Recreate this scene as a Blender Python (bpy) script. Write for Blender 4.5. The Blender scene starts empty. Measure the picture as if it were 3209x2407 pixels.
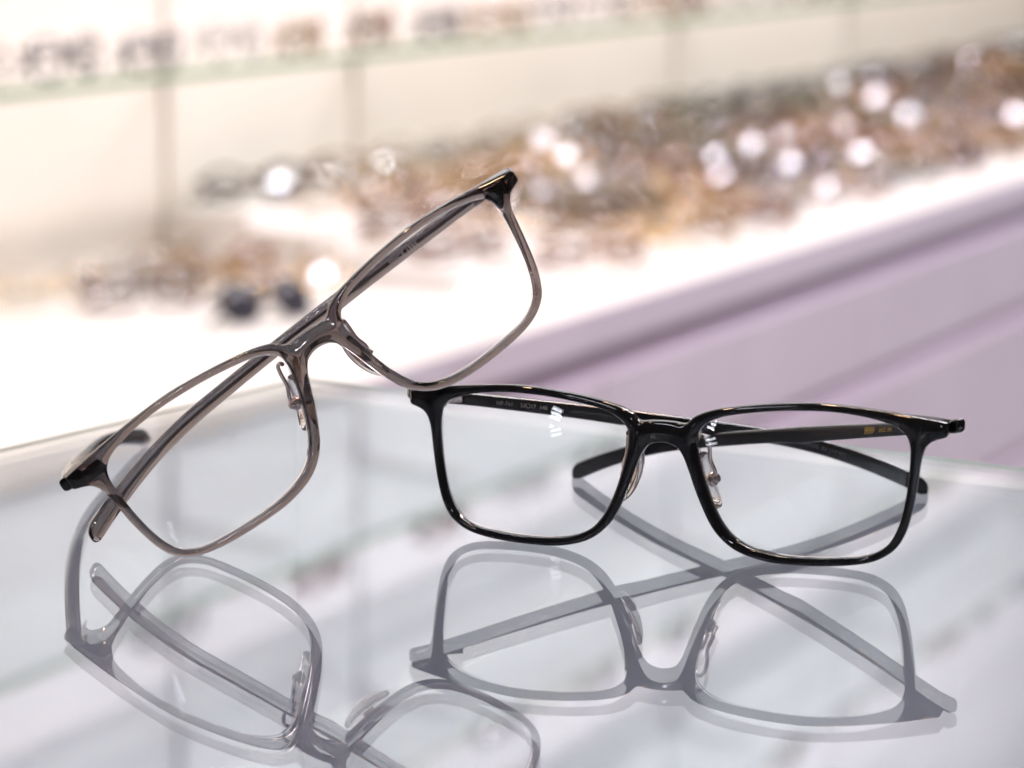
import bpy, bmesh, math, random
import numpy as np
from mathutils import Matrix, Vector, Euler

# ------------------------------------------------------------------ camera, world, lamps, exposure
scene = bpy.context.scene
COL = scene.collection
S = 0.001                                           # millimetres to metres
R_ = math.radians

cam_d = bpy.data.cameras.new('camera')
cam = bpy.data.objects.new('camera', cam_d); COL.objects.link(cam)
cam.location = (0, 0, 0.16404)
cam.rotation_euler = (R_(90 - 10.2), 0, 0)
cam_d.sensor_width = 36; cam_d.lens = 100
cam_d.clip_start = 0.02; cam_d.clip_end = 60
cam_d.dof.use_dof = True; cam_d.dof.focus_distance = 0.702; cam_d.dof.aperture_fstop = 12.5
scene.camera = cam

world = bpy.data.worlds.new('World'); scene.world = world; world.use_nodes = True
world.node_tree.nodes['Background'].inputs[0].default_value = (0.98, 0.93, 1.0, 1)
world.node_tree.nodes['Background'].inputs[1].default_value = 0.08

AZ = R_(27.5)                                       # the wall runs away from the camera to the right
UD = Vector((math.sin(AZ), math.cos(AZ), 0)); WD = Vector((math.cos(AZ), -math.sin(AZ), 0))
def uw(u, w, z=0.0):                                # along the wall, towards the aisle, up
    return UD * u + WD * w + Vector((0, 0, z))
ROTW = math.atan2(UD.y, UD.x)                       # turns local x along the wall

def area(name, loc, target, sx, sy, power, col, along=None):
    d = bpy.data.lights.new(name, 'AREA'); d.shape = 'RECTANGLE'; d.size = sx; d.size_y = sy
    d.energy = power; d.color = col
    o = bpy.data.objects.new(name, d); COL.objects.link(o)
    z = (Vector(loc) - Vector(target)).normalized()
    x = Vector(along) if along is not None else Vector((1, 0, 0))
    x = (x - z * x.dot(z)).normalized(); y = z.cross(x)
    o.matrix_world = Matrix.Translation(loc) @ Matrix((x, y, z)).transposed().to_4x4()
    return o

WARM = (1.0, 0.795, 0.67); COOL = (0.89, 0.90, 1.0)
# warm washer above the display wall
area('wall_washer_lamp', uw(3.9, -0.45, 1.75), uw(3.9, -1.875, 0.0), 5.6, 0.10, 64, WARM, UD)
# added cool fill strip, brightens the upper wall that the glass top mirrors
area('upper_wall_fill', uw(4.0, -1.25, 1.95), uw(4.0, -1.875, 0.7), 5.8, 0.05, 27, COOL, UD)
# cool tubes on the ceiling over the aisle, three side by side
for u_ in (2.8, 4.8):
    for i in range(3):
        area('ceiling_tube_lamp', uw(u_, -0.42 + 0.11 * i, 1.85), uw(u_, -0.7 + 0.11 * i, 0.0), 1.2, 0.06, 17, COOL, UD)
# a tube far behind the camera, mirrored in the table and again in the grey lens
area('ceiling_tube_lamp', (0.53, -2.35, 1.65), (0.53, -2.0, 0.0), 0.06, 0.75, 17, COOL)
area('ceiling_tube_lamp', (-0.75, -0.4, 1.65), (-0.75, -0.3, 0.0), 0.035, 1.2, 9, COOL)
# three short lit shelf strips across the room, mirrored in the black frame's lens
for i in range(3):
    area('shelf_strip_lamp', (-2.76 + 0.03 * i, -2.30, 0.07 + 0.075 * i), (0, 0.68, 0.03), 0.20, 0.028, 0.7, COOL, (0.75, -0.65, -0.30))
# small warm spots
for x, y in ((0.35, 0.55), (-0.55, 1.0), (0.9, 1.3), (0.2, 1.6)):
    area('ceiling_spot_lamp', (x, y, 1.6), (0.0, 0.8, 0), 0.09, 0.09, 5.0, (1.0, 0.62, 0.36))

vs = scene.view_settings
vs.view_transform = 'Standard'; vs.look = 'None'; vs.exposure = 0.0; vs.gamma = 1.0; vs.use_curve_mapping = False
scene.render.engine = 'CYCLES'
cy = scene.cycles
cy.use_denoising = True
cy.max_bounces = 28; cy.transmission_bounces = 26; cy.glossy_bounces = 10; cy.diffuse_bounces = 4
cy.transparent_max_bounces = 24; cy.sample_clamp_indirect = 12; cy.sample_clamp_direct = 0
cy.caustics_reflective = True; cy.caustics_refractive = True; cy.blur_glossy = 0.3

# ------------------------------------------------------------------ materials
def mat(name, base=(0.8, 0.8, 0.8), rough=0.4, metal=0.0, trans=0.0, ior=1.5, coat=0.0, spec=0.5):
    m = bpy.data.materials.new(name); m.use_nodes = True
    b = m.node_tree.nodes['Principled BSDF']
    b.inputs['Base Color'].default_value = (*base, 1)
    b.inputs['Roughness'].default_value = rough; b.inputs['Metallic'].default_value = metal
    b.inputs['Transmission Weight'].default_value = trans; b.inputs['IOR'].default_value = ior
    b.inputs['Coat Weight'].default_value = coat; b.inputs['Coat Roughness'].default_value = 0.03
    b.inputs['Specular IOR Level'].default_value = spec
    return m
def absorb(m, col, dens):
    n = m.node_tree.nodes.new('ShaderNodeVolumeAbsorption')
    n.inputs['Color'].default_value = (*col, 1); n.inputs['Density'].default_value = dens
    m.node_tree.links.new(n.outputs[0], m.node_tree.nodes['Material Output'].inputs['Volume'])
    return m
def noisy(m, c1, c2, scale, detail=4, rough=None, bump=0.0, obj=True):
    t = m.node_tree; b = t.nodes['Principled BSDF']
    tc = t.nodes.new('ShaderNodeTexCoord'); nz = t.nodes.new('ShaderNodeTexNoise'); rp = t.nodes.new('ShaderNodeValToRGB')
    nz.inputs['Scale'].default_value = scale; nz.inputs['Detail'].default_value = detail
    rp.color_ramp.elements[0].position = 0.38; rp.color_ramp.elements[1].position = 0.62
    rp.color_ramp.elements[0].color = (*c1, 1); rp.color_ramp.elements[1].color = (*c2, 1)
    t.links.new(tc.outputs['Object'], nz.inputs['Vector']); t.links.new(nz.outputs['Fac'], rp.inputs[0])
    t.links.new(rp.outputs[0], b.inputs['Base Color'])
    if rough:
        mr = t.nodes.new('ShaderNodeMapRange'); mr.inputs[3].default_value = rough[0]; mr.inputs[4].default_value = rough[1]
        t.links.new(nz.outputs['Fac'], mr.inputs[0]); t.links.new(mr.outputs[0], b.inputs['Roughness'])
    if bump:
        bp = t.nodes.new('ShaderNodeBump'); bp.inputs['Strength'].default_value = bump; bp.inputs['Distance'].default_value = 0.001
        t.links.new(nz.outputs['Fac'], bp.inputs['Height']); t.links.new(bp.outputs[0], b.inputs['Normal'])
    return m

def thin_glass(name, tint, gloss=(1, 1, 1)):
    # clear sheet: mirrors more at a slant, lets light and shadow rays straight through
    m = bpy.data.materials.new(name); m.use_nodes = True; t = m.node_tree; t.nodes.clear()
    out = t.nodes.new('ShaderNodeOutputMaterial'); mx = t.nodes.new('ShaderNodeMixShader')
    tr = t.nodes.new('ShaderNodeBsdfTransparent'); gl = t.nodes.new('ShaderNodeBsdfGlossy')
    lw = t.nodes.new('ShaderNodeLayerWeight'); lw.inputs['Blend'].default_value = 0.5
    pw = t.nodes.new('ShaderNodeMath'); pw.operation = 'POWER'; pw.inputs[1].default_value = 5
    ma = t.nodes.new('ShaderNodeMath'); ma.operation = 'MULTIPLY_ADD'; ma.inputs[1].default_value = 0.95; ma.inputs[2].default_value = 0.045
    tr.inputs[0].default_value = (*tint, 1); gl.inputs[0].default_value = (*gloss, 1); gl.inputs['Roughness'].default_value = 0.0
    L = t.links.new
    L(lw.outputs['Facing'], pw.inputs[0]); L(pw.outputs[0], ma.inputs[0]); L(ma.outputs[0], mx.inputs[0])
    L(tr.outputs[0], mx.inputs[1]); L(gl.outputs[0], mx.inputs[2]); L(mx.outputs[0], out.inputs[0])
    return m
M = {}
M['black'] = noisy(mat('black_acetate', rough=0.05, spec=0.45), (0.004, 0.004, 0.0045), (0.008, 0.007, 0.008), 400, rough=(0.025, 0.06))
M['smoke'] = absorb(mat('smoke_acetate', (1, 1, 1), 0.015, trans=1.0, ior=1.49), (0.45, 0.395, 0.39), 880)
M['lens'] = mat('demo_lens', (1, 1, 1), 0.0, trans=1.0, ior=1.5)
M['pad'] = absorb(mat('clear_silicone', (0.97, 0.96, 0.96), 0.03, trans=1.0, ior=1.46), (0.62, 0.55, 0.52), 160)
M['metal'] = noisy(mat('rose_metal', rough=0.16, metal=1.0), (0.66, 0.55, 0.52), (0.74, 0.62, 0.58), 900, rough=(0.1, 0.2))
M['core'] = mat('core_steel', (0.55, 0.52, 0.53), 0.25, metal=1.0)
M['gold_print'] = mat('gold_print', (0.72, 0.47, 0.10), 0.35, metal=0.6)
M['grey_print'] = mat('grey_print', (0.42, 0.40, 0.38), 0.5)
M['dim_print'] = mat('dim_print', (0.06, 0.06, 0.065), 0.5)
M['pale_print'] = mat('pale_print', (0.78, 0.76, 0.74), 0.4)
M['float_glass'] = absorb(mat('float_glass', (1, 1, 1), 0.0, trans=1.0, ior=1.52), (0.52, 0.80, 0.74), 8.0)
M['shelf_glass'] = thin_glass('shelf_glass', (0.93, 0.97, 0.94))
M['shelf_edge'] = noisy(mat('shelf_edge', rough=0.25), (0.12, 0.24, 0.12), (0.18, 0.31, 0.17), 20)
M['display_lens'] = thin_glass('display_lens', (0.97, 0.97, 0.97), (0.92, 0.90, 1.0))
M['clear_shelf'] = thin_glass('clear_shelf_glass', (0.95, 0.98, 0.97))
M['edge'] = noisy(mat('ground_glass_edge', rough=0.35), (0.40, 0.62, 0.52), (0.48, 0.70, 0.60), 60)
M['case_white'] = noisy(mat('case_laminate', rough=0.5), (0.55, 0.57, 0.66), (0.63, 0.65, 0.74), 6, bump=0.02)
M['wall'] = noisy(mat('cream_panel', rough=0.45), (0.83, 0.755, 0.71), (0.86, 0.785, 0.74), 3)
M['upper_wall'] = noisy(mat('cool_lit_panel', rough=0.45), (0.76, 0.78, 0.82), (0.80, 0.82, 0.86), 3)  # bluish panel colour stands in for cooler light on the upper rows
M['felt'] = noisy(mat('brown_felt', rough=0.9), (0.36, 0.26, 0.17), (0.48, 0.36, 0.24), 30)
M['joint'] = mat('joint_strip', (0.70, 0.65, 0.58), 0.5)
M['counter'] = noisy(mat('white_counter', rough=0.3), (0.76, 0.72, 0.70), (0.80, 0.76, 0.74), 5)
M['lilac'] = noisy(mat('lilac_laminate', rough=0.35), (0.56, 0.505, 0.595), (0.60, 0.545, 0.635), 4)
M['lilac_dark'] = mat('lilac_recess', (0.60, 0.50, 0.64), 0.5)
M['floor'] = noisy(mat('floor_vinyl', rough=0.4), (0.30, 0.27, 0.27), (0.36, 0.33, 0.32), 8)
FR = {}
for n, c, tr in (('black', (0.012, 0.011, 0.012), 0), ('dark brown', (0.07, 0.032, 0.018), 0), ('amber', (0.32, 0.14, 0.045), 0.25),
                 ('honey', (0.46, 0.29, 0.12), 0.35), ('olive', (0.13, 0.12, 0.06), 0.1), ('clear', (0.86, 0.84, 0.82), 0.85),
                 ('smoky grey', (0.22, 0.21, 0.21), 0.4), ('navy', (0.025, 0.03, 0.07), 0), ('rust', (0.26, 0.11, 0.05), 0.15)):
    FR[n] = mat('acetate_' + n.replace(' ', '_'), c, 0.12, trans=tr)
FR['gold'] = mat('wire_gold', (0.80, 0.55, 0.25), 0.2, metal=1.0)
FR['silver'] = mat('wire_silver', (0.68, 0.66, 0.66), 0.2, metal=1.0)
t_ = FR['tortoise'] = noisy(mat('acetate_tortoise', rough=0.12), (0.05, 0.022, 0.012), (0.30, 0.13, 0.045), 60)
M['sun_lens'] = mat('dark_sun_lens', (0.03, 0.028, 0.04), 0.03, spec=0.7)

# ------------------------------------------------------------------ helpers
def link(name, me, parent=None, m=None, smooth=True):
    o = bpy.data.objects.new(name, me); COL.objects.link(o)
    if parent is not None: o.parent = parent
    if m is not None:
        if not me.materials: me.materials.append(m)
        elif me.materials[0] != m:
            o.material_slots[0].link = 'OBJECT'; o.material_slots[0].material = m
    if smooth and len(me.polygons): me.polygons.foreach_set('use_smooth', [True] * len(me.polygons))
    return o
def pyd(name, v, f):
    me = bpy.data.meshes.new(name); me.from_pydata([tuple(map(float, p)) for p in v], [], [tuple(map(int, q)) for q in f]); me.update(); return me
def empty(name, label, cat, group=None, mw=None):
    o = bpy.data.objects.new(name, None); COL.objects.link(o); o.empty_display_size = 0.02
    o['label'] = label; o['category'] = cat
    if group: o['group'] = group
    if mw is not None: o.matrix_world = mw
    return o
def box(name, lo, hi, m, parent=None, bev=0.0, mw=None):
    bm = bmesh.new(); bmesh.ops.create_cube(bm, size=1)
    for v in bm.verts:
        v.co = Vector([(lo[i] + hi[i]) / 2 + v.co[i] * (hi[i] - lo[i]) for i in range(3)])
    if bev: bmesh.ops.bevel(bm, geom=bm.edges[:], offset=bev, segments=2, profile=0.6, affect='EDGES')
    me = bpy.data.meshes.new(name); bm.to_mesh(me); bm.free()
    o = link(name, me, parent, m, smooth=False)
    if mw is not None: o.matrix_world = mw
    return o
def catmull(P, n=4, closed=True):
    P = np.asarray(P, float); out = []; L = len(P)
    for i in range(L if closed else L - 1):
        p = [P[(i + j) % L] if closed else P[min(max(i + j, 0), L - 1)] for j in (-1, 0, 1, 2)]
        for q in range(n):
            t = q / n
            out.append(0.5 * (2 * p[1] + (p[2] - p[0]) * t + (2 * p[0] - 5 * p[1] + 4 * p[2] - p[3]) * t * t + (3 * p[1] - p[0] - 3 * p[2] + p[3]) * t ** 3))
    if not closed: out.append(P[-1])
    return np.array(out)
def polydist(px, pz, poly):
    """signed distance to a closed polygon, negative inside"""
    a = poly; b = np.roll(poly, -1, 0)
    d2 = np.full(px.shape, 1e18); ins = np.zeros(px.shape, bool)
    for (x0, z0), (x1, z1) in zip(a, b):
        ex, ez = x1 - x0, z1 - z0; wx, wz = px - x0, pz - z0
        t = np.clip((wx * ex + wz * ez) / (ex * ex + ez * ez + 1e-12), 0, 1)
        d2 = np.minimum(d2, (wx - ex * t) ** 2 + (wz - ez * t) ** 2)
        c = (z0 > pz) != (z1 > pz)
        if abs(ez) > 1e-9: ins ^= c & (px < ex * (pz - z0) / ez + x0)
    return np.where(ins, -1, 1) * np.sqrt(d2)
def surface_nets(F, org, h):
    nx, ny, nz = F.shape; inside = F < 0
    cells = np.zeros((nx - 1, ny - 1, nz - 1), int)
    for i in (0, 1):
        for j in (0, 1):
            for k in (0, 1): cells += inside[i:nx - 1 + i, j:ny - 1 + j, k:nz - 1 + k]
    act = (cells > 0) & (cells < 8)
    idx = -np.ones(cells.shape, int); C = np.argwhere(act); idx[act] = np.arange(len(C))
    acc = np.zeros((len(C), 3)); cnt = np.zeros(len(C))
    for ax in range(3):
        o1, o2 = [q for q in range(3) if q != ax]
        for a in (0, 1):
            for b in (0, 1):
                off = np.zeros(3, int); off[o1] = a; off[o2] = b
                p0 = C + off; p1 = p0.copy(); p1[:, ax] += 1
                f0 = F[p0[:, 0], p0[:, 1], p0[:, 2]]; f1 = F[p1[:, 0], p1[:, 1], p1[:, 2]]
                m = (f0 < 0) != (f1 < 0); t = np.where(m, f0 / np.where(m, f0 - f1, 1), 0)
                pt = p0.astype(float); pt[:, ax] += t
                acc[m] += pt[m]; cnt[m] += 1
    V = acc / cnt[:, None] * h + org
    faces = []
    for ax in range(3):
        o1, o2 = (ax + 1) % 3, (ax + 2) % 3
        sl0 = [slice(None)] * 3; sl1 = [slice(None)] * 3; sl0[ax] = slice(0, -1); sl1[ax] = slice(1, None)
        a, b = inside[tuple(sl0)], inside[tuple(sl1)]
        E = np.argwhere(a != b); E = E[(E[:, o1] > 0) & (E[:, o2] > 0) & (E[:, o1] < F.shape[o1] - 1) & (E[:, o2] < F.shape[o2] - 1)]
        s = a[E[:, 0], E[:, 1], E[:, 2]]
        q = []
        for d1, d2 in ((1, 1), (0, 1), (0, 0), (1, 0)):
            c = E.copy(); c[:, o1] -= d1; c[:, o2] -= d2; q.append(idx[c[:, 0], c[:, 1], c[:, 2]])
        q = np.stack(q, 1); q[~s] = q[~s][:, ::-1]; faces.append(q)
    return V, np.concatenate(faces)

# ------------------------------------------------------------------ the spectacle model (millimetres: x across, y back, z up)
KC = 0.0016                                         # face curve of the front: y = KC x^2
INNER = np.array([(8.5,28.5),(9.3,31.3),(11.3,33.2),(14.5,34.7),(19,35.7),(26,36.7),(33,37.2),(41,37.2),(48,36.4),(53,35.2),(56.2,34),(58.4,32),(59.3,29.5),(59.4,26.5),(59.2,22.5),(58.7,17.5),(57.9,13),(56.8,9.3),(55,5.8),(52.3,3.6),(48.5,2.2),(43,1.6),(37,1.3),(31,1.4),(25.5,2.1),(21,3.4),(17.6,5.4),(14.9,8.6),(12.6,13),(10.8,18),(9.3,23.5)]) + [0, 0.6]
OUTER = np.array([(0,33.0),(3,32.9),(5.5,32.6),(6.6,33.3),(8,34.6),(10.8,35.9),(15,37),(22,38.1),(29,38.8),(36,39.2),(43,38.9),(50,38.2),(57,37.3),(63,36.3),(67.4,35.5),(67.9,34.9),(67.95,33.4),(67.9,32.4),(67.4,31.8),(65.5,31.2),(63.8,30.3),(62.6,28.6),(61.9,26),(61.4,22),(60.8,17.5),(60,13),(58.8,8.5),(57,5),(54.5,2.7),(51,1),(46,0),(40,-.5),(34,-.6),(28,-.4),(23,.5),(18.8,2),(15.4,4.3),(12.5,7.6),(10.2,12),(8.1,17),(6.5,21.5),(5,25),(3.2,27),(0,27.8)]) + [0, 0.6]
OUT_C = catmull(np.concatenate([OUTER, (OUTER[1:-1] * [-1, 1])[::-1]]), 3)
IN_C = catmull(INNER, 4)

def front_sdf(dP, dQ, x, y, z):
    def step(t): t = np.clip(t, 0, 1); return t * t * (3 - 2 * t)
    y1 = 3.4 + 2.6 * step((np.abs(x) - 57.5) / 8.0) * step((z - 26.5) / 5.0)      # the end pieces run back to the hinges
    d = np.maximum(dP, -dQ); y0 = 0.15 - 0.75 * step(-d / 3.0)                         # crowned face
    r = 1.0; a = d + r; b = np.maximum(y0 - y, y - y1) + r
    return np.minimum(np.maximum(a, b), 0) + np.hypot(np.maximum(a, 0), np.maximum(b, 0)) - r
def front_mesh():
    h = 0.36
    xs = np.arange(-70, 70.01, h); ys = np.arange(-1.1, 9.6, h); zs = np.arange(-1.4, 41.6, h)
    gx, gz = np.meshgrid(xs, zs, indexing='ij')
    dP = polydist(gx, gz, OUT_C); dQ = polydist(np.abs(gx), gz, IN_C)
    F = front_sdf(dP[:, None, :], dQ[:, None, :], gx[:, None, :], ys[None, :, None], gz[:, None, :])
    V, Q = surface_nets(F, np.array([xs[0], ys[0], zs[0]]), h)
    def ev(P): return front_sdf(polydist(P[:, 0], P[:, 2], OUT_C), polydist(np.abs(P[:, 0]), P[:, 2], IN_C), P[:, 0], P[:, 1], P[:, 2])
    for _ in range(2):                              # pull the vertices onto the exact surface
        f0 = ev(V); g = np.stack([(ev(V + e) - f0) / 0.05 for e in np.eye(3) * 0.05], 1)
        V = V - np.clip(f0 / np.maximum((g ** 2).sum(1), 0.3), -0.3, 0.3)[:, None] * g
    V[:, 1] += KC * V[:, 0] ** 2
    return pyd('front', V * S, Q)
FRONT = front_mesh()

def lens_mesh(side):
    O = IN_C.copy(); c = np.array([34.0, 19.8])
    d = O - c; O = c + d * (1 - 0.10 / np.linalg.norm(d, axis=1))[:, None]
    n = len(O); rings = [0.12, 0.25, 0.4, 0.55, 0.7, 0.82, 0.91, 0.97, 1.0]
    def y(p): return KC * 34 ** 2 + 2 * KC * 34 * (p[:, 0] - 34) + ((p[:, 0] - 34) ** 2 + (p[:, 1] - 19.8) ** 2) / (2 * 115)
    V = []; F = []
    for lay, dy in ((0, 0.75), (1, 2.35)):
        b = len(V); V.append((c[0], KC * 34 ** 2 + dy, c[1]))
        for r in rings:
            P = c + (O - c) * r
            V += [(p[0], yy + dy, p[1]) for p, yy in zip(P, y(P))]
        fl = lambda f: f if lay == 0 else f[::-1]
        for i in range(n):
            j = (i + 1) % n
            F.append(fl((b, b + 1 + i, b + 1 + j)))
            for k in range(len(rings) - 1):
                a0 = b + 1 + k * n; a1 = a0 + n
                F.append(fl((a0 + i, a1 + i, a1 + j, a0 + j)))
    half = len(V) // 2; e = 1 + (len(rings) - 1) * n
    for i in range(n):
        j = (i + 1) % n; F.append((e + i, half + e + i, half + e + j, e + j))
    V = np.array(V)
    if side < 0: V[:, 0] *= -1; F = [f[::-1] for f in F]
    me = pyd('lens', V * S, F)
    bm = bmesh.new(); bm.from_mesh(me); bmesh.ops.recalc_face_normals(bm, faces=bm.faces)
    for ed in bm.edges:
        if ed.calc_face_angle(0) > 0.8: ed.smooth = False
    bm.to_mesh(me); bm.free()
    return me
LENS = {1: lens_mesh(1), -1: lens_mesh(-1)}

PIV = np.array([64.3, 14.0, 33.6])                  # hinge axis of the right temple
def temple_axis(u, slope, drop):
    z = -slope * u - drop * np.maximum(u - 92, 0) ** 2 / 42.0 ** 2
    bow = 8.0 * np.sin(np.clip(u / 134, 0, 1) * math.pi)
    return z, bow
def half_height(u): return np.interp(u, [-6, 12, 44, 53, 60, 72, 110, 140], [1.75, 1.65, 2.0, 2.2, 1.9, 1.85, 2.05, 2.55])
def half_width(u): return np.interp(u, [-6, 40, 60, 110, 140], [1.75, 1.6, 1.45, 1.5, 1.8])
OFF = 2.5                                           # temple centre line outside the hinge axis
def temple_mesh(side, fold, slope, drop, L=134.5, u0=-5.5):
    us = np.concatenate([[u0 + 0.0, u0 + 0.12, u0 + 0.4, u0 + 0.9], np.linspace(u0 + 2, 46, 16), np.linspace(47.5, 60, 12), np.linspace(64, L - 4, 26),
                         L - np.array([2.6, 1.6, 0.9, 0.4, 0.12, 0.0])])
    NS = 40; th = np.linspace(0, 2 * math.pi, NS, endpoint=False)
    ex = 2.0 / 3.2
    cs = np.sign(np.cos(th)) * np.abs(np.cos(th)) ** ex; sn = np.sign(np.sin(th)) * np.abs(np.sin(th)) ** ex
    V = []; F = []
    for u in us:
        rl, rt = 0.9, 2.6
        s0 = math.sqrt(max(0, 1 - (1 - min(1, (u - u0) / rl)) ** 2)); s1 = math.sqrt(max(0, 1 - (1 - min(1, (L - u) / rt)) ** 2))
        k0 = 0.55 + 0.45 * s0 if u - u0 < rl else 1.0
        k1 = 0.18 + 0.82 * s1 if L - u < rt else 1.0
        k = min(k0, k1)
        z, bow = temple_axis(np.array(u), slope, drop)
        hh = float(half_height(u)); ww = float(half_width(u))
        for a, b in zip(cs, sn):
            V.append((OFF + float(bow) + a * ww * k, u, float(z) + b * hh * k - (hh - 1.62) * 0.7))
    n = len(us)
    for i in range(n - 1):
        for j in range(NS):
            k = (j + 1) % NS; F.append((i * NS + j, i * NS + k, (i + 1) * NS + k, (i + 1) * NS + j))
    F.append(tuple(range(NS))[::1]); F.append(tuple((n - 1) * NS + j for j in range(NS))[::-1])
    V = np.array(V)
    V = fold_pts(V, side, fold)
    me = pyd('temple', V * S, F)
    bm = bmesh.new(); bm.from_mesh(me); bmesh.ops.recalc_face_normals(bm, faces=bm.faces); bm.to_mesh(me); bm.free()
    return me
def fold_pts(V, side, fold):
    c, s = math.cos(fold), math.sin(fold)
    x = V[:, 0] * c - V[:, 1] * s + PIV[0]; y = V[:, 0] * s + V[:, 1] * c + PIV[1]; z = V[:, 2] + PIV[2]
    return np.stack([x * side, y, z], 1)
def fit_temple(side, target, L=134.5, drop=6.5):
    """fold angle and pitch that bring the tip to a point of the frame's own space"""
    best = None
    for fold in np.arange(0, 1.75, 0.004):
        z, bow = temple_axis(np.array(L - 2.5), 0.1, drop)
        P = fold_pts(np.array([[OFF + bow, L - 2.5, 0]]), side, fold)[0]
        e = abs(math.atan2(P[0] * side - PIV[0], P[1] - PIV[1]) - math.atan2(target[0] * side - PIV[0], target[1] - PIV[1]))
        if best is None or e < best[0]: best = (e, fold)
    slope = (PIV[2] - drop * ((L - 2.5 - 92) / 42) ** 2 - 0.6 - target[2]) / (L - 2.5)
    return best[1], slope

def tube(name, P, r, ns=10, caps=True):
    P = np.array(P, float); V = []; F = []
    T = np.gradient(P, axis=0); T /= np.linalg.norm(T, axis=1)[:, None]
    up = np.array([0.13, 0.95, 0.21])
    for i, (p, t) in enumerate(zip(P, T)):
        a = np.cross(t, up); a /= np.linalg.norm(a); b = np.cross(t, a); up = -b if np.dot(-b, up) > 0 else b
        rr = r[i] if hasattr(r, '__len__') else r
        for j in range(ns):
            q = 2 * math.pi * j / ns; V.append(p + rr * (a * math.cos(q) + b * math.sin(q)))
    for i in range(len(P) - 1):
        for j in range(ns):
            k = (j + 1) % ns; F.append((i * ns + j, i * ns + k, (i + 1) * ns + k, (i + 1) * ns + j))
    F.append(tuple(range(ns))); F.append(tuple((len(P) - 1) * ns + j for j in range(ns)))
    me = pyd(name, np.array(V) * S, F)
    bm = bmesh.new(); bm.from_mesh(me); bmesh.ops.recalc_face_normals(bm, faces=bm.faces); bm.to_mesh(me); bm.free()
    return me
def bm_box(bm, c, half, rot=None, bev=0.25):
    g = bmesh.ops.create_cube(bm, size=2)
    for v in g['verts']:
        p = Vector([v.co[i] * half[i] for i in range(3)])
        if rot is not None: p = rot @ p
        v.co = (p + Vector(c)) * S
    es = list({e for v in g['verts'] for e in v.link_edges})
    bmesh.ops.bevel(bm, geom=es, offset=bev * S, segments=2, profile=0.6, affect='EDGES')
def bm_cyl(bm, c, r, h, axis=(0, 0, 1), seg=20, bev=0.2):
    q = Vector((0, 0, 1)).rotation_difference(Vector(axis)).to_matrix().to_4x4()
    g = bmesh.ops.create_cone(bm, cap_ends=True, segments=seg, radius1=r * S, radius2=r * S, depth=h * S,
                              matrix=Matrix.Translation(Vector(c) * S) @ q)
    es = [e for e in {e for v in g['verts'] for e in v.link_edges} if any(len(f.verts) > 4 for f in e.link_faces)]
    bmesh.ops.bevel(bm, geom=es, offset=bev * S, segments=2, profile=0.5, affect='EDGES')
def hinge_mesh(side, fold, slope):
    bm = bmesh.new(); px = PIV[0] * side
    for dz, h in ((-1.15, 0.9), (0, 1.1), (1.15, 0.9)): bm_cyl(bm, (px, PIV[1], PIV[2] + dz), 1.15, h)
    bm_cyl(bm, (px, PIV[1], PIV[2]), 0.6, 3.9)
    bm_box(bm, (px - 1.2 * side, PIV[1] - 2.2, PIV[2]), (0.55, 2.4, 1.5))         # leaf on the front
    bm_box(bm, (px - 3.2 * side, PIV[1] - 4.3, PIV[2]), (2.6, 0.5, 1.5))
    c = fold_pts(np.array([[0.55, 4.5, -slope * 4.5]]), side, fold)[0]             # leaf on the temple
    bm_box(bm, c, (0.4, 4.0, 1.25), Matrix.Rotation(fold * side, 3, 'Z'))
    me = bpy.data.meshes.new('hinge'); bm.to_mesh(me); bm.free(); return me
PADC = np.array([9.3, 9.3, 17.9]); PAD_A = np.array([4.3, -1.5, -12.3]); PAD_A /= np.linalg.norm(PAD_A)
PAD_W = np.array([0.27, 0.96, 0.0]); PAD_W -= PAD_A * PAD_W.dot(PAD_A); PAD_W /= np.linalg.norm(PAD_W); PAD_N = np.cross(PAD_A, PAD_W)
if PAD_N[0] > 0: PAD_N = -PAD_N                      # towards the nose
def pad_mesh(side):
    V = []; F = []; nr, ns = 12, 36
    for i in range(nr + 1):                          # flattened rounded capsule, cupped along its length
        ph = math.pi * i / nr
        for j in range(ns):
            th = 2 * math.pi * j / ns
            ce, se = math.cos(th), math.sin(th); r = math.sin(ph) ** 0.55
            a = 7.2 * np.sign(ce) * abs(ce) ** 0.75 * r; w = 3.7 * np.sign(se) * abs(se) ** 0.75 * r
            nn = 1.15 * math.copysign(abs(math.cos(ph)) ** 0.8, math.cos(ph)) - 0.028 * a * a + 0.5
            V.append(PADC + PAD_A * a + PAD_W * w + PAD_N * nn)
    for i in range(nr):
        for j in range(ns):
            k = (j + 1) % ns; F.append((i * ns + j, i * ns + k, (i + 1) * ns + k, (i + 1) * ns + j))
    V = np.array(V); V[:, 0] *= side
    me = pyd('nose_pad', V * S, F)
    bm = bmesh.new(); bm.from_mesh(me); bmesh.ops.remove_doubles(bm, verts=bm.verts, dist=1e-6); bmesh.ops.recalc_face_normals(bm, faces=bm.faces); bm.to_mesh(me); bm.free()
    return me
def pad_arm_mesh(side):
    b = PADC - PAD_N * 2.4
    P = catmull([(9.3, 3.2, 29.6), (9.5, 5.0, 29.9), (10.1, 6.6, 29.0), (10.4, 7.1, 26.8), (10.6, 7.3, 23.6), (b[0] + 0.2, b[1] - 0.8, 20.6), (b[0], b[1], 18.6)], 5, False)
    P[:, 0] *= side; return tube('pad_arm', P, 0.52, 10)
def pad_box_mesh(side):
    bm = bmesh.new(); n = PAD_N * [side, 1, 1]; c = (PADC - PAD_N * 1.55) * [side, 1, 1]
    bm_cyl(bm, c, 1.75, 1.5, n, 22, 0.4); bm_cyl(bm, (PADC - PAD_N * 2.7) * [side, 1, 1], 1.15, 1.5, n, 18, 0.3)
    me = bpy.data.meshes.new('pad_box'); bm.to_mesh(me); bm.free(); return me
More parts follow.
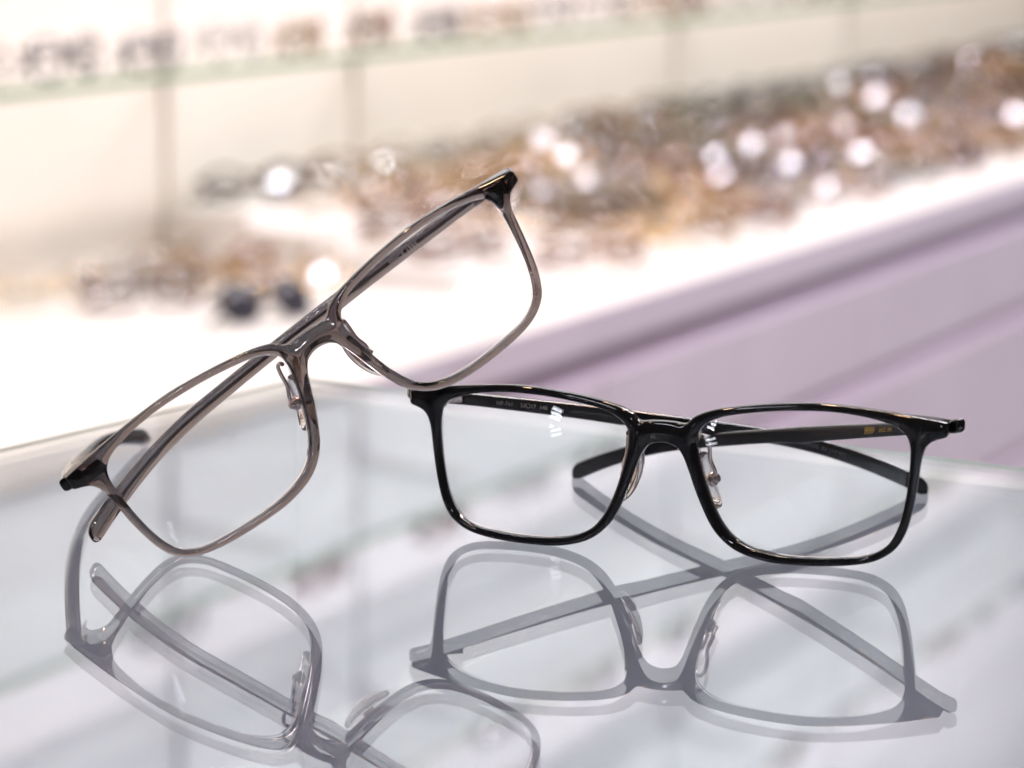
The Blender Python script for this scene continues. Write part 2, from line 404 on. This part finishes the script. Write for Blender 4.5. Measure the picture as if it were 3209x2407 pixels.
PADS = {s: (pad_mesh(s), pad_arm_mesh(s), pad_box_mesh(s)) for s in (1, -1)}

def lettering(txt, side, fold, slope, drop, u, size, m, parent, along, shear=0.0, space=1.0, dz=0.0, wide=1.0):
    """printed text on the inner face of a temple; u is where it starts, along +1 reads towards the tip"""
    cu = bpy.data.curves.new('lettering', 'FONT'); cu.body = txt; cu.size = size; cu.shear = shear; cu.space_character = space
    cu.extrude = 0.01; cu.align_y = 'CENTER'; cu.resolution_u = 3
    tmp = bpy.data.objects.new('tmp', cu); COL.objects.link(tmp)
    dg = bpy.context.evaluated_depsgraph_get(); dg.update()
    me = bpy.data.meshes.new_from_object(tmp.evaluated_get(dg)); bpy.data.objects.remove(tmp)
    V = np.array([tuple(v.co) for v in me.vertices])
    uu = u + along * V[:, 0] * wide; z, bow = temple_axis(uu, slope, drop)
    hh = half_height(uu); ww = half_width(uu)
    P = np.stack([OFF + bow - ww - 0.03 - V[:, 2], uu, z - (hh - 1.62) * 0.7 + V[:, 1] + dz], 1)
    P = fold_pts(P, side, fold) * S
    me.vertices.foreach_set('co', P.ravel()); me.update()
    return link('lettering', me, parent, m, smooth=False)

def eyeglasses(label, mw, main, tips, texts, group, lens_, core=False):
    root = empty('eyeglasses', label, 'eyeglasses', group, mw)
    f = link('front', FRONT.copy(), root, main); f['label'] = label.split(' with ')[0] + ' front with two rims and bridge'
    for s in (-1, 1):
        link('lens', LENS[s], root, M['lens'])
        pm, am, bx_ = PADS[s]
        p = link('nose_pad', pm, root, M['pad']); link('pad_arm', am, p, M['metal']); link('pad_box', bx_, p, M['metal'])
        L, drop = lens_[s], 6.5
        fold, slope = fit_temple(s, tips[s], L, drop)
        t = link('temple', temple_mesh(s, fold, slope, drop, L), root, main)
        link('hinge', hinge_mesh(s, fold, slope), t, M['metal'])
        if core:                                     # the flat metal core seen inside the translucent temple
            uu = np.linspace(5, 122, 60); z, bow = temple_axis(uu, slope, drop); V = []; F = []
            for i, u in enumerate(uu):
                for a, b in ((-0.2, -0.4), (0.2, -0.4), (0.2, 0.4), (-0.2, 0.4)):
                    V.append((OFF + bow[i] + a, u, z[i] + b - (half_height(u) - 1.62) * 0.7))
            for i in range(59):
                for j in range(4): F.append((i * 4 + j, i * 4 + (j + 1) % 4, i * 4 + 4 + (j + 1) % 4, i * 4 + 4 + j))
            F += [(3, 2, 1, 0), (236, 237, 238, 239)]
            link('core_wire', pyd('core_wire', fold_pts(np.array(V), s, fold) * S, F), t, M['core'], False)
        for a in texts.get(s, []):
            txt, u, size, m, along, kw = a
            lettering(txt, s, fold, slope, drop, u, size, M[m], t, along, **kw)
    return root

# ------------------------------------------------------------------ the setting: floor, wall, counter, shelves
def kind(o, k='structure'): o['kind'] = k; return o
MW = Matrix.Translation((0, 0, 0)) @ Matrix((UD, -WD, Vector((0, 0, 1)))).transposed().to_4x4()   # local x along the wall, y into the wall
ZC = -0.29; W_EDGE = 1.29; W_WALL = 1.875
kind(box('floor', (-3, -3, -0.98), (8, 8, -0.95), M['floor']))
wall = kind(bpy.data.objects.new('wall', None)); COL.objects.link(wall); wall.matrix_world = MW
box('wall_core', (0.2, W_WALL + 0.02, -0.95), (9.5, W_WALL + 0.10, 2.6), M['joint'], wall)
def wall_u(vx):                                      # where the sight line of a photograph column meets the wall
    a = math.atan((vx - 1106) / 6144 / math.cos(R_(8)))
    d = Vector((math.sin(a), math.cos(a), 0)); t = W_WALL / -(d.dot(WD)); return t * d.dot(UD)
joints = sorted([wall_u(x) for x in (365, 770, 1455, 1820)])
us = [0.3, joints[0] - 0.62] + joints + [joints[-1] + 0.65, joints[-1] + 1.3, joints[-1] + 1.95, 9.5]
for i in range(len(us) - 1):
    for z0, z1 in ((-0.95, 0.50), (0.50, 1.6), (1.6, 2.6)):
        box('wall_panel', (us[i] + 0.008, W_WALL, z0 + 0.003), (us[i + 1] - 0.008, W_WALL + 0.0195, z1 - 0.003), M['wall' if z0 < 0 else 'upper_wall'], wall, 0.002)

ct = empty('display_counter', 'long lilac drawer counter with white top behind the glass table', 'counter', None, MW @ Matrix.Translation((3, W_EDGE, -0.95)))
def cbox(name, lo, hi, m, bev=0.0015): return box(name, (lo[0] - 3, lo[1] - W_EDGE, lo[2] + 0.95), (hi[0] - 3, hi[1] - W_EDGE, hi[2] + 0.95), M[m], ct, bev)
cbox('countertop', (0.3, W_EDGE + 0.004, ZC - 0.02), (8.5, W_WALL - 0.002, ZC), 'counter', 0.002)
cbox('edge_band', (0.3, W_EDGE, ZC - 0.042), (8.5, W_EDGE + 0.003, ZC - 0.001), 'lilac', 0.0005)
cbox('carcass', (0.3, W_EDGE + 0.011, -0.93), (8.5, W_WALL - 0.002, ZC - 0.021), 'lilac_dark')
for z0, z1 in ((ZC - 0.195, ZC - 0.077), (ZC - 0.42, ZC - 0.222), (-0.93, ZC - 0.44)):
    for k in range(10):
        cbox('drawer_front', (0.3 + 0.8 * k + 0.002, W_EDGE + 0.006, z0), (0.3 + 0.8 * (k + 1) - 0.002, W_EDGE + 0.0105, z1), 'lilac')

STEPS = ((1.485, 1.575, 0.018), (1.576, 1.665, 0.036), (1.666, 1.755, 0.054), (1.756, 1.87, 0.072))
for lab, ua, ub, m in (('low white stepped riser at the left of the blurred counter', 2.72, 3.15, 'counter'),
                       ('long beige felt stepped riser under the blurred heap of eyeglasses', 3.151, 7.6, 'felt')):
    ri = empty('display_riser', lab, 'riser', None, MW @ Matrix.Translation((ua, 1.6, ZC)))
    for y0, y1, h in STEPS:
        box('step', (0, y0 - 1.6, 0.0005), (ub - ua, y1 - 1.6, h), M[m], ri, 0.002)

def shelf(z, d, label, glass='shelf_glass'):
    r = empty('glass_shelf', label, 'shelf', 'glass shelves on the wall', MW @ Matrix.Translation((3, W_WALL, z)))
    u = [0.6, joints[0], joints[1], joints[2], joints[3], joints[3] + 1.1, 8.4]
    for a, b in zip(u[:-1], u[1:]):
        box('glass_pane', (a - 3 + 0.002, -d, -0.008), (b - 3 - 0.002, -0.003, 0.0), M[glass], r, 0.0008)
        box('edge_strip', (a - 3 + 0.002, -d - 0.0022, -0.0078), (b - 3 - 0.002, -d - 0.0002, -0.0002), M['shelf_edge'], r)
    for a in u[1:-1]:
        bm = bmesh.new()
        V = [(a - 3, 0, -0.009), (a - 3, -d * 0.8, -0.009), (a - 3, -d * 0.8, -0.013), (a - 3, -0.02, -0.03), (a - 3, 0, -0.04)]
        vs_ = [[bm.verts.new((x + s, y, zz)) for x, y, zz in V] for s in (-0.004, 0.004)]
        bm.faces.new(vs_[0][::-1]); bm.faces.new(vs_[1])
        for i in range(5): bm.faces.new((vs_[0][i], vs_[0][(i + 1) % 5], vs_[1][(i + 1) % 5], vs_[1][i]))
        bmesh.ops.recalc_face_normals(bm, faces=bm.faces)
        me = bpy.data.meshes.new('bracket'); bm.to_mesh(me); bm.free(); link('bracket', me, r, FR['silver'], False)
SHELF_D = 0.20
shelf(-0.04, SHELF_D, 'green-edged glass shelf at the top left of the picture')
for z, n in ((0.30, 'lowest'), (0.62, 'second'), (0.94, 'third'), (1.26, 'highest')):
    shelf(z, SHELF_D, f'{n} of the four upper glass shelves mirrored in the glass table', 'clear_shelf')

# ------------------------------------------------------------------ the blurred display eyeglasses
def simple_meshes(kind_):
    """front, two lenses, two temples of a display pair, in metres, origin under the bridge"""
    if kind_ == 'round': a, b, cxx, p = 23, 21, 32, 2.0
    elif kind_ == 'square': a, b, cxx, p = 26, 18, 35, 4.0
    else: a, b, cxx, p = 25, 20, 34, 2.7
    r = 1.0 if kind_ == 'wire' else 2.7
    th = np.linspace(0, 2 * math.pi, 29)[:-1]
    e = 2 / p
    ring = np.stack([a * np.sign(np.cos(th)) * np.abs(np.cos(th)) ** e, np.zeros(28), b * np.sign(np.sin(th)) * np.abs(np.sin(th)) ** e], 1)
    zc = b + r
    V = []; F = []
    for s in (-1, 1):
        base = len(V)
        for i in range(28):
            d = ring[i] / np.linalg.norm(ring[i])
            for j in range(6):
                q = 2 * math.pi * j / 6
                pt = ring[i] + d * r * math.cos(q) + np.array([0, 1, 0]) * r * math.sin(q)
                V.append((pt[0] + s * cxx, pt[1] + 0.0017 * (pt[0] + s * cxx) ** 2, pt[2] + zc))
        for i in range(28):
            for j in range(6):
                F.append((base + i * 6 + j, base + i * 6 + (j + 1) % 6, base + ((i + 1) % 28) * 6 + (j + 1) % 6, base + ((i + 1) % 28) * 6 + j))
    def bar(P, rr):
        t = tube('bar', P, rr, 6); b0 = len(V)
        V.extend([tuple(np.array(v.co) / S) for v in t.vertices]); F.extend([tuple(b0 + i for i in pl.vertices) for pl in t.polygons])
    g = cxx - a
    bar([(-g - 1, 0, zc + b * 0.3), (-g * .5, -1, zc + b * 0.5), (0, -1.4, zc + b * 0.55), (g * .5, -1, zc + b * 0.5), (g + 1, 0, zc + b * 0.3)], r * 1.05)
    X = cxx + a
    for s in (-1, 1):
        bar([(s * (X - 3), 0.0017 * X * X, zc + b * 0.45), (s * (X + 2), 0.0017 * X * X + 1, zc + b * 0.45), (s * (X + 4), 0.0017 * X * X + 5, zc + b * 0.45)], r * 1.1)
    fr = pyd('frame', np.array(V) * S, F)
    lens = {}
    for s in (-1, 1):
        Vl = []; Fl = []
        for lay, dy in ((0, -0.7), (1, 0.7)):
            b0 = len(Vl); Vl.append((s * cxx, 0.0017 * cxx ** 2 - 1.6 + dy, zc))
            for rr in (0.5, 0.985):
                for pnt in ring:
                    x = pnt[0] * rr; z = pnt[2] * rr; xx = x + s * cxx
                    Vl.append((xx, 0.0017 * cxx ** 2 + 2 * 0.0017 * s * cxx * x - 1.6 + dy + (x * x + z * z) / 360.0, z + zc))
            for i in range(28):
                j = (i + 1) % 28
                f1 = (b0, b0 + 1 + i, b0 + 1 + j); f2 = (b0 + 1 + i, b0 + 29 + i, b0 + 29 + j, b0 + 1 + j)
                Fl += [f1, f2] if lay == 0 else [f1[::-1], f2[::-1]]
        h = len(Vl) // 2
        for i in range(28): Fl.append((29 + i, h + 29 + i, h + 29 + (i + 1) % 28, 29 + (i + 1) % 28))
        me = pyd('lens', np.array(Vl) * S, Fl)
        bm = bmesh.new(); bm.from_mesh(me); bmesh.ops.recalc_face_normals(bm, faces=bm.faces); bm.to_mesh(me); bm.free()
        lens[s] = me
    temple = {}
    zt = zc + b * 0.45; y0 = 0.0017 * X * X + 6
    for s in (-1, 1):
        k = 4 if s > 0 else 0
        temple[s] = tube('temple', catmull([(s * (X + 4), y0, zt), (s * (X + 2), y0 + 5 + k, zt - 1), (s * (X - 40), y0 + 7 + k, zt - 4), (s * (X - 95), y0 + 6 + k, zt - 10), (s * (X - 122), y0 + 4 + k, max(2.5, zt - 26))], 3, False), r * 1.05, 7)
    return fr, lens, temple
STY = {k: simple_meshes(k) for k in ('round', 'square', 'panto', 'wire')}
SHAPE_WORD = {'round': 'round', 'square': 'rectangular', 'panto': 'rounded', 'wire': 'thin-rimmed'}
def display_pair(style, colour, loc_uw, yaw, tilt, label, group, lensmat=None, temples=True):
    u, w, z = loc_uw
    mw = Matrix.Translation(uw(u, -w, z)) @ Matrix.Rotation(ROTW + yaw, 4, 'Z') @ Matrix.Rotation(tilt, 4, 'X')
    r = empty('display_eyeglasses', label, 'eyeglasses', group, mw)
    fr, ln, tp = STY[style]
    m = FR[colour]
    link('frame', fr, r, m)
    for s in (-1, 1):
        link('lens', ln[s], r, lensmat or M['display_lens'])
        if temples: link('temple', tp[s], r, m)
    return r
rng = random.Random(11)
_ON = ['first', 'second', 'third', 'fourth', 'fifth', 'sixth', 'seventh', 'eighth', 'ninth', 'tenth', 'eleventh', 'twelfth', 'thirteenth', 'fourteenth',
       'fifteenth', 'sixteenth', 'seventeenth', 'eighteenth', 'nineteenth']
ORD = _ON + ['twentieth'] + ['twenty-' + q for q in _ON[:9]] + ['thirtieth'] + ['thirty-' + q for q in _ON[:9]]
LEFT_COL = ['honey', 'dark brown', 'gold', 'tortoise', 'olive', 'clear', 'gold', 'amber']
MID_COL = ['honey', 'amber', 'gold', 'dark brown', 'clear', 'honey', 'gold', 'tortoise', 'clear', 'black', 'smoky grey']
RIGHT_COL = ['dark brown', 'tortoise', 'olive', 'smoky grey', 'honey', 'amber', 'black', 'dark brown', 'navy', 'olive', 'smoky grey']
LAMPS = [uw(2.8, -0.31, 1.85), uw(4.8, -0.31, 1.85), Vector((-0.75, -0.4, 1.65))]
def pose(u, w):                                      # some pairs lean so that a ceiling lamp glints in them, the rest lie as they come
    if rng.random() < 0.62: return rng.uniform(-0.95, -0.2), rng.uniform(-0.6, -0.12)
    p = uw(u, -w, ZC + 0.04); h = ((cam.location - p).normalized() + (rng.choice(LAMPS) - p).normalized()).normalized()
    return math.atan2(h.dot(UD), h.dot(WD)) + rng.uniform(-0.12, 0.12), max(-0.75, -math.asin(h.z) + rng.uniform(-0.04, 0.04))
ROWS = [('front', 1.42, 0.0, 2.92, 4.7), ('second', 1.53, 0.018, 2.82, 5.1), ('third', 1.62, 0.036, 2.56, 5.5), ('fourth', 1.71, 0.054, 2.42, 5.9), ('back', 1.80, 0.072, 2.40, 6.3)]
for rn, w, dz, u0, u1 in ROWS:
    u = u0 + rng.uniform(0, 0.05); n = 0
    while u < u1 and n < 38:
        frac = (u - 1.9) / 4.0
        pal = LEFT_COL if frac < 0.28 else (MID_COL if frac < 0.46 else RIGHT_COL)
        col = rng.choice(pal)
        sty = 'wire' if col in ('gold', 'silver') else rng.choice(['round', 'square', 'panto', 'panto'])
        display_pair(sty, col, (u, w + rng.uniform(-0.008, 0.008), ZC + (dz if u > 2.75 else 0.0) + 0.002), *pose(u, w),
                     f'{col} {SHAPE_WORD[sty]} eyeglasses, {ORD[n]} from left in {rn} row of blurred counter',
                     f'eyeglasses in the {rn} row of the counter')
        n += 1
        u += rng.uniform(0.122, 0.142) * 1.0
display_pair('round', 'black', (2.44, 1.545, ZC + 0.002), -0.40, -0.50, 'dark round sunglasses at the front left of the blurred white counter', 'sunglasses', M['sun_lens'])
u = 2.0; n = 0
while u < 5.6:
    col = rng.choice(['tortoise', 'honey', 'smoky grey', 'dark brown', 'clear', 'clear'])
    sty = rng.choice(['round', 'square', 'panto'])
    display_pair(sty, col, (u, W_WALL - SHELF_D + 0.02, -0.039), rng.uniform(-0.2, 0.2), rng.uniform(-0.1, 0.0),
                 f'{col} {SHAPE_WORD[sty]} eyeglasses, {ORD[n]} from left on green-edged shelf at the top', 'eyeglasses on the shelf at the top')
    u += rng.uniform(0.145, 0.165); n += 1
for z, nm in ((0.30, 'lowest'), (0.62, 'second'), (0.94, 'third'), (1.26, 'highest')):
    u = 2.4 + rng.uniform(0, 0.15); n = 0
    while u < 5.6:
        col = rng.choice(['tortoise', 'navy', 'smoky grey', 'clear', 'rust', 'silver'])
        sty = 'wire' if col == 'silver' else rng.choice(['round', 'square', 'panto'])
        display_pair(sty, col, (u, W_WALL - SHELF_D + 0.02, z + 0.001), rng.uniform(-0.2, 0.2), rng.uniform(-0.1, 0.0),
                     f'{col} {SHAPE_WORD[sty]} eyeglasses, {ORD[n]} from left on {nm} upper shelf mirrored in glass', f'eyeglasses on the {nm} upper shelf')
        u += rng.uniform(0.22, 0.34); n += 1

# ------------------------------------------------------------------ the glass showcase the eyeglasses stand on
CORNER = Vector((-0.0682, 0.9245, 0)); E1 = Vector((-0.563, -0.8265, 0)).normalized(); E2 = Vector((E1.y * -1, E1.x, 0))
if E2.x < 0: E2 = -E2
MC = Matrix.Translation(CORNER) @ Matrix((E2, -E1, Vector((0, 0, 1)))).transposed().to_4x4()      # x along the right edge, y = 0 at the corner, case runs to -y
cs_ = empty('glass_showcase', 'glass-topped showcase table under the two pairs of eyeglasses', 'showcase', None, MC @ Matrix.Translation((0, 0, -0.95)))
def sbox(name, lo, hi, m, bev=0.0): return box(name, (lo[0], lo[1], lo[2] + 0.95), (hi[0], hi[1], hi[2] + 0.95), M[m], cs_, bev)
CX, CY, T = 0.47, 1.25, 0.008
sbox('glass_top', (0, -CY, -T), (CX, 0, 0), 'float_glass', 0.0007)
sbox('polished_edge', (0.0003, -CY + 0.001, -T + 0.0008), (0.0006, -0.001, -0.0008), 'edge')
sbox('polished_edge', (0.001, -0.0006, -T + 0.0008), (CX - 0.001, -0.0003, -0.0008), 'edge')
sbox('back_panel', (0.012, -0.020, -0.30), (CX - 0.012, -0.012, -T - 0.0005), 'case_white')
sbox('side_panel', (0.004, -CY + 0.012, -0.30), (0.011, -0.004, -T - 0.0005), 'case_white')
sbox('side_panel', (CX - 0.011, -CY + 0.012, -0.30), (CX - 0.004, -0.004, -T - 0.0005), 'case_white')
sbox('front_panel', (0.012, -CY + 0.012, -0.30), (CX - 0.012, -CY + 0.020, -T - 0.0005), 'case_white')
sbox('case_floor', (0.012, -CY + 0.021, -0.32), (CX - 0.012, -0.021, -0.301), 'case_white')
sbox('plinth', (0.02, -CY + 0.03, -0.95), (CX - 0.02, -0.03, -0.321), 'lilac')
lp = MC @ Vector((CX - 0.03, -0.5, -0.018)); lt = MC @ Vector((CX - 0.03, -0.5, -0.3))
area('showcase_strip_lamp', lp, lt, 1.0, 0.012, 0.6, (0.97, 1.0, 1.0), E1)

# ------------------------------------------------------------------ the two pairs of eyeglasses
XB = Vector((0.94635732, -0.323122, 0)); NB = Vector((0.323122, 0.94635732, 0))
OB = Vector((35.9814, 673.185, 0.05)) * S
mw_b = Matrix.Translation(OB) @ Matrix((XB, NB, Vector((0, 0, 1)))).transposed().to_4x4()
RG = Matrix(((0.7906, -0.3396, -0.5096), (0.3323, 0.9369, -0.1089), (0.5144, -0.0833, 0.8535)))
mw_g = Matrix.Translation(Vector((-32.514, 687.509, 25.559)) * S) @ RG.to_quaternion().to_matrix().to_4x4()

black_txt = {1: [('SINCE 1995', 22.7, 1.4, 'gold_print', -1, dict(wide=0.70)), ('9999', 28.6, 2.5, 'gold_print', -1, dict(shear=0.35, space=0.72))],
             -1: [('NP-761', 18.4, 1.5, 'grey_print', 1, {}), ('53\u25a117', 25.0, 1.5, 'grey_print', 1, {}), ('140', 30.3, 1.5, 'grey_print', 1, {}),
                  ('MADE IN JAPAN', 103.0, 1.5, 'dim_print', 1, dict(space=1.1))]}
grey_txt = {1: [('SINCE 1995', 33.5, 1.6, 'pale_print', -1, dict(space=1.1)), ('9999', 44.0, 2.6, 'dim_print', -1, dict(shear=0.35, space=0.72))]}
blk = eyeglasses('black rectangular eyeglasses with half-folded temples standing on the glass', mw_b, M['black'],
           {1: (-46.8, 82.2, 2.3), -1: (46.0, 92.3, 2.3)}, black_txt, None, {1: 131.5, -1: 137.5})
gry = eyeglasses('translucent smoky grey eyeglasses with one open temple leaning on the black pair', mw_g, M['smoke'],
           {1: (-68.9, 17.4, 19.1), -1: (-30.7, 140.1, 5.2)}, grey_txt, None, {1: 134.5, -1: 134.5}, core=True)

# a little dust on the glass
dr = random.Random(5); V = []; F = []
for _ in range(90):
    u_, v_ = dr.uniform(0.02, 0.42), dr.uniform(-0.55, -0.03); p = MC @ Vector((u_, v_, 0)); r = dr.uniform(0.00006, 0.00018)
    b = len(V); a0 = dr.uniform(0, 6)
    V += [p + Vector((r * math.cos(a0 + q) * dr.uniform(0.5, 1.4), r * math.sin(a0 + q), 0.00002)) for q in (0, 2.1, 4.2)] + [p + Vector((0, 0, r))]
    F += [(b, b + 1, b + 3), (b + 1, b + 2, b + 3), (b + 2, b, b + 3), (b, b + 2, b + 1)]
du = link('dust', pyd('dust', V, F), None, M['pale_print'], False)
du['kind'] = 'stuff'; du['label'] = 'fine pale dust specks scattered on the glass top'; du['category'] = 'dust'
